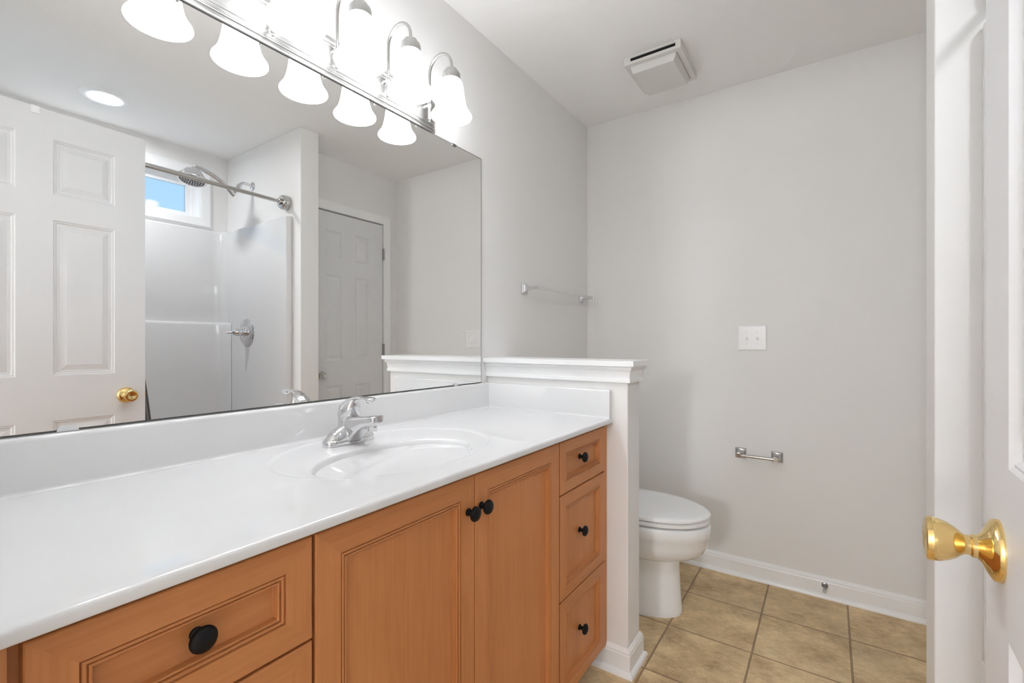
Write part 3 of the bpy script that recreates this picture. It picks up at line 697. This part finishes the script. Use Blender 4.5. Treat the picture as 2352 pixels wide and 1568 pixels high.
# ================================================================== TOILET CORNER
TXC = 2.05
to = thing('toilet', 'white toilet with closed lid half hidden behind the low wall', 'toilet', (TXC, 0.85, 0.0))
def egg(yc, lf, lb, w_, z, n=48, e=2.0):
    out = []
    for i in range(n):
        a = 2 * pi * i / n; cx_, sy = cos(a), sin(a)
        out.append((TXC + w_ * math.copysign(abs(cx_) ** (2 / e), cx_), yc + (lb if sy > 0 else lf) * math.copysign(abs(sy) ** (2 / e), sy), z))
    return out
bw = MB()
secs = [(0.0, 0.74, 0.222, 0.24, 0.115), (0.006, 0.74, 0.224, 0.24, 0.116), (0.02, 0.74, 0.223, 0.24, 0.115), (0.08, 0.74, 0.218, 0.24, 0.109), (0.16, 0.74, 0.214, 0.24, 0.103), (0.222, 0.74, 0.212, 0.25, 0.101), (0.2325, 0.74, 0.212, 0.25, 0.101), (0.2355, 0.735, 0.213, 0.25, 0.108), (0.243, 0.722, 0.226, 0.26, 0.124), (0.260, 0.704, 0.248, 0.28, 0.147), (0.284, 0.690, 0.263, 0.285, 0.163), (0.315, 0.683, 0.271, 0.29, 0.174), (0.349, 0.68, 0.273, 0.29, 0.178), (0.353, 0.68, 0.277, 0.29, 0.181), (0.394, 0.68, 0.277, 0.29, 0.182), (0.400, 0.68, 0.273, 0.288, 0.179), (0.402, 0.68, 0.255, 0.28, 0.165)]
bw.loft([egg(yc, lf, lb, w_, z) for z, yc, lf, lb, w_ in secs])
obj('bowl', bw, M['china'], to, smooth=True, angle=45)
st_ = MB()
st_.loft([egg(0.68, 0.272, 0.27, 0.178, 0.4085), egg(0.68, 0.275, 0.272, 0.183, 0.4105), egg(0.68, 0.275, 0.272, 0.183, 0.421), egg(0.68, 0.272, 0.27, 0.180, 0.4235)])
for sx in (-1, 1): st_.lathe([(0.006, 0), (0.006, 0.0075)], (TXC + sx * 0.10, 0.49, 0.402), (0, 0, 1), 12)
obj('seat', st_, M['plastic'], to, smooth=True, angle=45)
ld = MB()
ld.loft([egg(0.68, 0.270, 0.275, 0.176, 0.4290), egg(0.68, 0.276, 0.277, 0.184, 0.4310), egg(0.68, 0.277, 0.278, 0.185, 0.4390), egg(0.68, 0.272, 0.275, 0.181, 0.4445), egg(0.68, 0.25, 0.26, 0.165, 0.4485), egg(0.68, 0.15, 0.18, 0.10, 0.4512), egg(0.68, 0.02, 0.03, 0.015, 0.4518)])
obj('lid', ld, M['plastic'], to, smooth=True, angle=45)
for sx in (-0.08, 0.08): obj('lid_hinge', MB().box(TXC + sx - 0.02, TXC + sx + 0.02, 0.945, 0.975, 0.402, 0.440), M['plastic'], to, bevel=0.004)
tk = MB(); 
def rr(x0, x1, y0, y1, z, r=0.03, n=6):
    out = []
    for cx_, cy_, a0 in ((x1 - r, y1 - r, 0), (x0 + r, y1 - r, pi / 2), (x0 + r, y0 + r, pi), (x1 - r, y0 + r, 1.5 * pi)):
        for i in range(n + 1):
            a = a0 + pi / 2 * i / n; out.append((cx_ + r * cos(a), cy_ + r * sin(a), z))
    return out
tk.loft([rr(TXC - 0.20, TXC + 0.20, 1.0, 1.175, 0.400), rr(TXC - 0.215, TXC + 0.215, 0.99, 1.18, 0.43), rr(TXC - 0.225, TXC + 0.225, 0.985, 1.182, 0.745)])
tk.loft([rr(TXC - 0.12, TXC + 0.12, 0.93, 1.15, 0.36), rr(TXC - 0.14, TXC + 0.14, 0.93, 1.16, 0.402)])
obj('tank', tk, M['china'], to, smooth=True, angle=45)
obj('tank_lid', MB().loft([rr(TXC - 0.232, TXC + 0.232, 0.975, 1.186, 0.746), rr(TXC - 0.235, TXC + 0.235, 0.972, 1.187, 0.755), rr(TXC - 0.235, TXC + 0.235, 0.972, 1.187, 0.775), rr(TXC - 0.225, TXC + 0.225, 0.982, 1.18, 0.785)]), M['china'], to, smooth=True, angle=45)
obj('flush_lever', MB().lathe([(0.012, 0), (0.012, 0.012), (0.006, 0.016)], (TXC - 0.16, 0.986, 0.69), (0, -1, 0), 16).tube([(TXC - 0.16, 0.974, 0.69), (TXC - 0.12, 0.970, 0.687), (TXC - 0.09, 0.970, 0.682)], 0.005), M['chrome'], to, smooth=True)

# towel bar
tb = thing('towel_bar', 'square chrome towel bar on the wall above the low wall', 'towel bar', (2.16, YW, 1.39))
def rose(mb, c, ax, s, steps):
    """square stepped rosette: c centre on the wall, ax outward axis"""
    ax = Vector(ax); u = Vector((0, 0, 1)); v_ = ax.cross(u)
    L = []
    for k_, d in steps:
        L.append([Vector(c) + ax * d + (v_ * sx + u * sz) * (s * k_) for sx, sz in ((-1, -1), (1, -1), (1, 1), (-1, 1))])
    return mb.loft(L)
for x in (1.851, 2.466):
    mb = MB(); rose(mb, (x, YW - 0.0005, 1.411), (0, -1, 0), 0.024, [(1, 0), (1, 0.005), (0.88, 0.009), (0.74, 0.010), (0.70, 0.013), (0.46, 0.018), (0.30, 0.045), (0.28, 0.070), (0.28, 0.082)])
    obj('post', mb, M['chrome'], tb, bevel=0.0008)
obj('bar', MB().box(1.851, 2.466, YW - 0.0805, YW - 0.0745, 1.4035, 1.4185), M['chrome'], tb)

# toilet paper holder
tp = thing('toilet_paper_holder', 'empty brushed-nickel toilet paper holder on the far wall', 'paper holder', (XB, 0.283, 0.60))
for y in (0.3605, 0.2035):
    mb = MB(); rose(mb, (XB - 0.0005, y, 0.610), (-1, 0, 0), 0.0250, [(1, 0), (1, 0.004), (0.85, 0.010), (0.66, 0.012), (0.62, 0.015), (0.40, 0.020), (0.30, 0.030), (0.30, 0.060)])
    mb.box(XB - 0.070, XB - 0.052, y - 0.0095, y + 0.0095, 0.599, 0.619)
    obj('post', mb, M['nickel'], tp, bevel=0.0008)
obj('roller', MB().lathe([(0.0070, 0.0), (0.0070, 0.04), (0.0078, 0.041), (0.0078, 0.138)], (XB - 0.061, 0.351, 0.609), (0, -1, 0), 20), M['nickel'], tp, smooth=True)

# switch plate
sw = thing('light_switch', 'white double toggle switch plate on the far wall', 'light switch', (XB, 0.310, 1.117))
mb = MB(); c0 = (0.2475, 0.3735, 1.117, 1.2395)
def plate(ins, d): return [(XB - d, c0[0] + ins, c0[2] + ins), (XB - d, c0[1] - ins, c0[2] + ins), (XB - d, c0[1] - ins, c0[3] - ins), (XB - d, c0[0] + ins, c0[3] - ins)]
mb.loft([plate(0, 0.0005), plate(0, 0.003), plate(0.004, 0.0062), plate(0.010, 0.0066)])
obj('cover_plate', mb, M['plastic'], sw)
for y in (0.3335, 0.2875):
    mb = MB().box(XB - 0.0072, XB - 0.006, y - 0.0052, y + 0.0052, 1.166, 1.190)
    mb.loft([[(XB - 0.006, y + a, z) for a, z in ((-0.0045, 1.170), (0.0045, 1.170), (0.0045, 1.183), (-0.0045, 1.183))], [(XB - 0.019, y + a, z) for a, z in ((-0.0038, 1.163), (0.0038, 1.163), (0.0038, 1.171), (-0.0038, 1.171))]])
    obj('toggle', mb, M['plastic'], sw, bevel=0.0008)
    for z in (1.149, 1.208):
        obj('screw', MB().lathe([(0.0032, 0.0064), (0.0032, 0.0072), (0.001, 0.0078)], (XB, y, z), (-1, 0, 0), 12), M['clear'], sw)

# door stop on the baseboard
ds = thing('door_stop', 'small metal door stop with white tip on the far baseboard', 'door stop', (XB - 0.012, 0.0155, 0.058))
obj('flange', MB().lathe([(0.0125, 0), (0.0125, 0.003), (0.008, 0.005)], (XB - 0.0122, 0.0155, 0.058), (-1, 0, 0), 20), M['steel'], ds, smooth=True)
obj('rod', MB().lathe([(0.0055, 0.004), (0.0055, 0.055)], (XB - 0.012, 0.0155, 0.058), (-1, 0, 0), 16), M['steel'], ds, smooth=True)
obj('tip', MB().lathe([(0.0072, 0.052), (0.0078, 0.055), (0.0078, 0.066), (0.006, 0.068)], (XB - 0.012, 0.0155, 0.058), (-1, 0, 0), 16), M['rubber'], ds, smooth=True, label='pale rubber tip')

# ------------------------------------------------------------------ ceiling vent
vx0, vx1, vy0, vy1 = 2.026, 2.318, 0.516, 0.765
vt = thing('exhaust_fan', 'white exhaust fan grille with dark slot on the ceiling', 'exhaust fan', ((vx0 + vx1) / 2, (vy0 + vy1) / 2, 2.40))
zv = 2.404
fz = MB()
R = lambda x0, x1, y0, y1, z: [(x0, y0, z), (x1, y0, z), (x1, y1, z), (x0, y1, z)]
# walls: left wall carries the long slot
t_ = 0.006
fz.box(vx0, vx1, vy0, vy0 + t_, zv, ZC - 0.0005).box(vx0, vx1, vy1 - t_, vy1, zv, ZC - 0.0005).box(vx1 - t_, vx1, vy0 + t_, vy1 - t_, zv, ZC - 0.0005)
fz.box(vx0, vx0 + t_, vy0 + t_, vy1 - t_, 2.4315, ZC - 0.0005).box(vx0, vx0 + t_, vy0 + t_, vy1 - t_, zv, 2.4165)
fz.box(vx0, vx0 + t_, vy0 + t_, vy0 + 0.022, 2.4165, 2.4315).box(vx0, vx0 + t_, vy1 - 0.030, vy1 - t_, 2.4165, 2.4315)
# bottom lip
fz.box(vx0 + t_, vx0 + 0.022, vy0 + t_, vy1 - t_, zv, zv + 0.004).box(vx1 - 0.022, vx1 - t_, vy0 + t_, vy1 - t_, zv, zv + 0.004)
fz.box(vx0 + 0.022, vx1 - 0.022, vy0 + t_, vy0 + 0.022, zv, zv + 0.004).box(vx0 + 0.022, vx1 - 0.022, vy1 - 0.022, vy1 - t_, zv, zv + 0.004)
obj('frame', fz, M['vent'], vt)
obj('dark_opening', MB().box(vx0 + t_ + 0.001, vx0 + 0.020, vy0 + 0.012, vy1 - 0.012, zv + 0.005, ZC - 0.001), M['black_hole'], vt)
obj('grille', MB().loft([R(vx0 + 0.023, vx1 - 0.023, vy0 + 0.023, vy1 - 0.023, zv + 0.010), R(vx0 + 0.023, vx1 - 0.023, vy0 + 0.025, vy1 - 0.023, zv - 0.006), R(vx0 + 0.034, vx1 - 0.030, vy0 + 0.038, vy1 - 0.030, zv - 0.028)]), M['vent'], vt, bevel=0.002)

# ------------------------------------------------------------------ recessed light over the tub
DLX, DLY = 0.807, 2 * YM - 3.121
dl = thing('recessed_light', 'round recessed ceiling light glowing above the shower, seen in the mirror', 'ceiling lamp', (DLX, DLY, ZC))
obj('trim_ring', MB().lathe([(0.100, ZC - 0.0005), (0.100, ZC - 0.004), (0.094, ZC - 0.009), (0.080, ZC - 0.011), (0.066, ZC - 0.007), (0.064, ZC - 0.001)], (DLX, DLY, 0), (0, 0, 1), 48, cap0=False, cap1=False), M['trim'], dl, smooth=True)
obj('lens', MB().lathe([(0.0655, ZC - 0.0045), (0.04, ZC - 0.0055), (0.0, ZC - 0.006)], (DLX, DLY, 0), (0, 0, 1), 40, cap0=False), M['lens'], dl, smooth=True, label='glowing white lens')

# ================================================================== SHOWER
sh = thing('shower_surround', 'glossy white one-piece tub and shower surround, seen in the mirror', 'shower', (0.81, -0.72, 0.0))
SX0, SX1, SYF, SYB = X0, QX0, -0.305, YS
ix0, ix1, iyb = SX0 + 0.040, SX1 - 0.040, SYB + 0.030
def shell(ins, r, zlist, front, thick_back=None):
    """U shaped inner outline from the front right round the back to the front left"""
    x0, x1, yb = ix0 + ins, ix1 - ins, iyb + ins
    pts = [(x1, front)]
    for i in range(13):
        a = pi / 2 * i / 12; pts.append((x1 - r + r * cos(a), yb + r - r * sin(a)))
    for i in range(13):
        a = pi / 2 + pi / 2 * i / 12; pts.append((x0 + r + r * cos(a), yb + r - r * sin(a)))
    pts.append((x0, front)); return pts
pw = MB()
out = [(SX1, SYF), (SX1, SYB)] 
inner = shell(0, 0.075, None, SYF)
# inner skin with rounded front edges
prof_pts = [(SX1 - 0.0005, SYF - 0.012), (SX1 - 0.0005, SYF - 0.004), (SX1 - 0.004, SYF), (ix1 + 0.006, SYF), (ix1 + 0.0015, SYF - 0.002), (ix1, SYF - 0.007)] + inner[1:-1] + [(ix0, SYF - 0.007), (ix0 - 0.0015, SYF - 0.002), (ix0 - 0.006, SYF), (SX0 + 0.004, SYF), (SX0 + 0.0005, SYF - 0.004), (SX0 + 0.0005, SYF - 0.012)]
def off(pts, d):                                              # outline pushed towards the wall for the rolled top edge
    res = []
    for x, y in pts:
        nx = x + (d if x > 0.81 else -d); ny = y
        if y < SYF - 0.02: ny = y - d
        res.append((min(max(nx, SX0 + 0.0005), SX1 - 0.0005), max(ny, SYB + 0.0005)))
    return res
pw.loft([[(x, y, z) for x, y in prof_pts] for z in (0.384, 0.9, 1.4, 1.905)] + [[(x, y, 1.913) for x, y in off(prof_pts, 0.003)], [(x, y, 1.917) for x, y in off(prof_pts, 0.009)], [(x, y, 1.918) for x, y in off(prof_pts, 0.045)]], False, False, closed=False)
obj('wall_panel', pw, M['fiberglass'], sh, smooth=True, angle=50)
# thicker lower back with soap ledge
lw = MB()
lpts = [(ix1 - 0.002, iyb + 0.12), (ix1 - 0.008, iyb + 0.085), (ix1 - 0.030, iyb + 0.055), (ix1 - 0.065, iyb + 0.040), (ix1 - 0.11, iyb + 0.036), (ix0 + 0.11, iyb + 0.036), (ix0 + 0.065, iyb + 0.040), (ix0 + 0.03, iyb + 0.055), (ix0 + 0.008, iyb + 0.085), (ix0 + 0.002, iyb + 0.12)]
def offl(d): return [(x + (d * 0.6 if x > 0.81 else -d * 0.6), y - d) for x, y in lpts]
lw.loft([[(x, y, z) for x, y in lpts] for z in (0.36, 0.9, 1.272)] + [[(x, y, 1.284) for x, y in offl(0.003)], [(x, y, 1.291) for x, y in offl(0.010)], [(x, y, 1.293) for x, y in offl(0.05)]], False, False, closed=False)
obj('soap_ledge', lw, M['fiberglass'], sh, smooth=True, angle=50)
# tub
tu = MB()
zr = 0.40
def rrt(ins, z, r): return rr(ix0 + ins, ix1 - ins, iyb + ins, SYF - 0.01 - ins * 0.9, z, r, 8)
tu.loft([rr(SX0 + 0.001, SX1 - 0.001, SYB + 0.001, SYF + 0.003, 0.0, 0.006, 8), rr(SX0 + 0.001, SX1 - 0.001, SYB + 0.001, SYF + 0.003, 0.385, 0.006, 8), rr(SX0 + 0.004, SX1 - 0.004, SYB + 0.004, SYF - 0.001, 0.396, 0.008, 8), rr(SX0 + 0.02, SX1 - 0.02, SYB + 0.02, SYF - 0.015, zr, 0.02, 8), rrt(0.055, zr, 0.10), rrt(0.065, 0.392, 0.10), rrt(0.075, 0.36, 0.10), rrt(0.11, 0.12, 0.12), rrt(0.15, 0.085, 0.12), rrt(0.25, 0.08, 0.08)])
obj('tub', tu, M['fiberglass'], sh, smooth=True, angle=40)

# shower rod
rod = thing('shower_rod', 'straight brushed-nickel shower curtain rod across the shower opening, seen in the mirror', 'curtain rod', (0.81, -0.358, 2.0))
YR, ZR = -0.358, 2.010
obj('tube', MB().lathe([(0.0125, SX0 + 0.012), (0.0125, 0.80), (0.0112, 0.801), (0.0112, SX1 - 0.012)], (0, YR, ZR + 0.0165), (1, 0, -0.0135), 20), M['nickel'], rod, smooth=True)
for x, d in ((SX1, -1), (SX0, 1)):
    obj('end_cap', MB().lathe([(0.0425, 0.0005), (0.0445, 0.005), (0.0445, 0.013), (0.0425, 0.0145), (0.0440, 0.016), (0.0440, 0.024), (0.0420, 0.0255), (0.0430, 0.027), (0.0425, 0.036), (0.0395, 0.043), (0.0360, 0.046), (0.018, 0.046), (0.018, 0.060), (0.013, 0.062)], (x, YR, ZR + 0.0165 - 0.0135 * x), (d, 0, 0), 36), M['nickel'], rod, smooth=True, angle=25)

# grey curtain bunched behind the open door
cu = MB(); rows = []; nx_, nz_ = 120, 24
for k_ in range(nz_ + 1):
    z = 0.43 + (1.960 - 0.43) * k_ / nz_; fl = 1 - k_ / nz_
    row = []
    xr = 0.846 if z > 1.05 else 0.846 + 0.048 * min(1, (1.05 - z) / 0.36) ** 0.8
    for i in range(nx_ + 1):
        u = i / nx_; x = 0.50 + (xr - 0.50) * u
        a_ = 0.018 + 0.016 * fl
        row.append((x + 0.004 * sin(19 * u + 3 * fl), YR + a_ * sin(2 * pi * 8 * u + 0.8 * sin(5 * u)) , z))
    rows.append(row)
cu.loft(rows, False, False, closed=False)
curt = obj('shower_curtain', cu, M['curtain'], smooth=True, angle=80)
so = curt.modifiers.new('thickness', 'SOLIDIFY'); so.thickness = 0.0015
tag(curt, 'dark grey shower curtain bunched behind the open door, edge seen in the mirror', 'curtain')
for i in range(8):
    x = 0.52 + 0.31 * i / 7
    pth = [(x, YR + 0.0200 * cos(a), ZR + 0.0165 - 0.0135 * x - 0.010 + 0.0265 * sin(a)) for a in [2 * pi * q / 20 for q in range(21)]]
    ring = obj('ring', MB(), M['nickel'], curt) if False else None
    mb = MB().tube(pth, 0.0015, 8)
    mb.v = [(a, b_, c_) for a, b_, c_ in mb.v]
    o = obj('ring', mb, M['nickel'], curt, smooth=True)

# shower head
YA = -0.776
sd = thing('handheld_shower', 'chrome handheld shower head in its wall bracket, seen in the mirror', 'shower head', (QX0, YA, 2.186))
obj('wall_flange', MB().lathe([(0.029, 0.0005), (0.029, 0.003), (0.026, 0.007), (0.016, 0.012), (0.010, 0.014)], (QX0, YA, 2.187), (-1, 0, 0), 28), M['chrome'], sd, smooth=True)
obj('arm', MB().tube(smooth_path([(QX0 - 0.002, YA, 2.187), (1.540, YA, 2.193), (1.517, YA, 2.192), (1.499, YA, 2.182), (1.488, YA, 2.166)], 6), 0.0098, 16), M['chrome'], sd, smooth=True)
br = MB().lathe([(0.012, 0), (0.015, 0.004), (0.015, 0.022), (0.012, 0.026)], (1.495, YA, 2.176), (-0.55, 0, -0.83), 20)
br.lathe([(0.013, -0.014), (0.018, -0.008), (0.018, 0.010), (0.014, 0.016)], (1.469, YA, 2.135), (-0.75, 0, 0.66), 20)
obj('bracket', br, M['chrome'], sd, smooth=True)
wand = smooth_path([(1.460, YA, 2.098), (1.440, YA, 2.115), (1.405, YA, 2.148), (1.355, YA, 2.178), (1.295, YA, 2.202), (1.255, YA, 2.212), (1.231, YA, 2.212)], 6)
n_w = len(wand)
obj('handle', MB().tube(wand, [0.0160 - 0.004 * abs(i / (n_w - 1) - 0.3) for i in range(n_w)], 18), M['chrome'], sd, smooth=True)
hax = Vector((-0.20, 0.14, -1)).normalized()                     # spray direction
hb = Vector((1.231, YA, 2.208))
hd = MB().lathe([(0.014, 0.0), (0.0145, 0.016), (0.030, 0.020), (0.044, 0.028), (0.054, 0.044), (0.068, 0.062), (0.078, 0.072), (0.0800, 0.080), (0.077, 0.087), (0.066, 0.087)], hb, hax, 40)
head = obj('spray_head', hd, M['chrome'], sd, smooth=True, angle=40)
nz_m = MB().lathe([(0.065, 0.0868), (0.065, 0.0880), (0.0, 0.0882)], hb, hax, 36, cap0=False)
uu = hax.orthogonal().normalized(); vv = hax.cross(uu)
for rr_, cnt in ((0.012, 6), (0.025, 12), (0.039, 18), (0.053, 24)):
    for q in range(cnt):
        a = 2 * pi * q / cnt; c_ = hb + (uu * cos(a) + vv * sin(a)) * rr_
        nz_m.lathe([(0.0028, 0.0878), (0.0018, 0.0905)], c_, hax, 8, mi=1)
obj('nozzle_plate', nz_m, [M['nozzle'], M['chrome']], head, smooth=True, label='dark spray face with nozzles')

# shower valve
vv_ = thing('shower_valve', 'round chrome shower valve with lever on the shower end panel, seen in the mirror', 'shower valve', (ix1, -0.766, 1.221))
obj('escutcheon', MB().lathe([(0.0895, 0.0008), (0.0895, 0.004), (0.086, 0.008), (0.076, 0.010), (0.072, 0.013), (0.052, 0.017), (0.050, 0.020), (0.030, 0.022)], (ix1, -0.766, 1.221), (-1, 0, 0), 48), M['chrome'], vv_, smooth=True, angle=30)
hv = MB().lathe([(0.026, 0.018), (0.026, 0.030), (0.021, 0.034), (0.021, 0.050), (0.024, 0.052), (0.024, 0.070), (0.020, 0.078), (0.014, 0.088), (0.008, 0.094)], (ix1, -0.766, 1.221), (-1, 0, 0), 28)
hv.tube([(ix1 - 0.075, -0.766, 1.221), (ix1 - 0.095, -0.772, 1.222), (ix1 - 0.118, -0.782, 1.220)], [0.011, 0.0095, 0.0085], 14)
obj('lever_handle', hv, M['chrome'], vv_, smooth=True, angle=40)
obj('screw', MB().lathe([(0.005, 0.0), (0.005, 0.006), (0.003, 0.008)], (ix1 - 0.012, -0.705, 1.221), (-1, 0, 0), 12), M['chrome'], vv_, smooth=True)

# ================================================================== HALL (behind the camera): added fill lamp
HLX, HLY, HLZ = FILL_AT
hl = thing('added_fill_lamp', 'added white globe lamp in the hall, fill light for the bathroom', 'lamp', (HLX, HLY, 0.004))
obj('base', MB().lathe([(0.14, 0.004), (0.14, 0.016), (0.12, 0.024), (0.012, 0.028)], (HLX, HLY, 0), (0, 0, 1), 32), M['nickel'], hl, smooth=True)
obj('pole', MB().lathe([(0.011, 0.026), (0.011, HLZ - 0.21)], (HLX, HLY, 0), (0, 0, 1), 16), M['nickel'], hl, smooth=True)
obj('fill_globe', MB().lathe([(0.20 * sin(pi * q / 24), HLZ - 0.20 * cos(pi * q / 24)) for q in range(25)], (HLX, HLY, 0), (0, 0, 1), 32, cap0=False, cap1=False), M['globe'], hl, smooth=True, label='glowing globe of the added fill lamp')
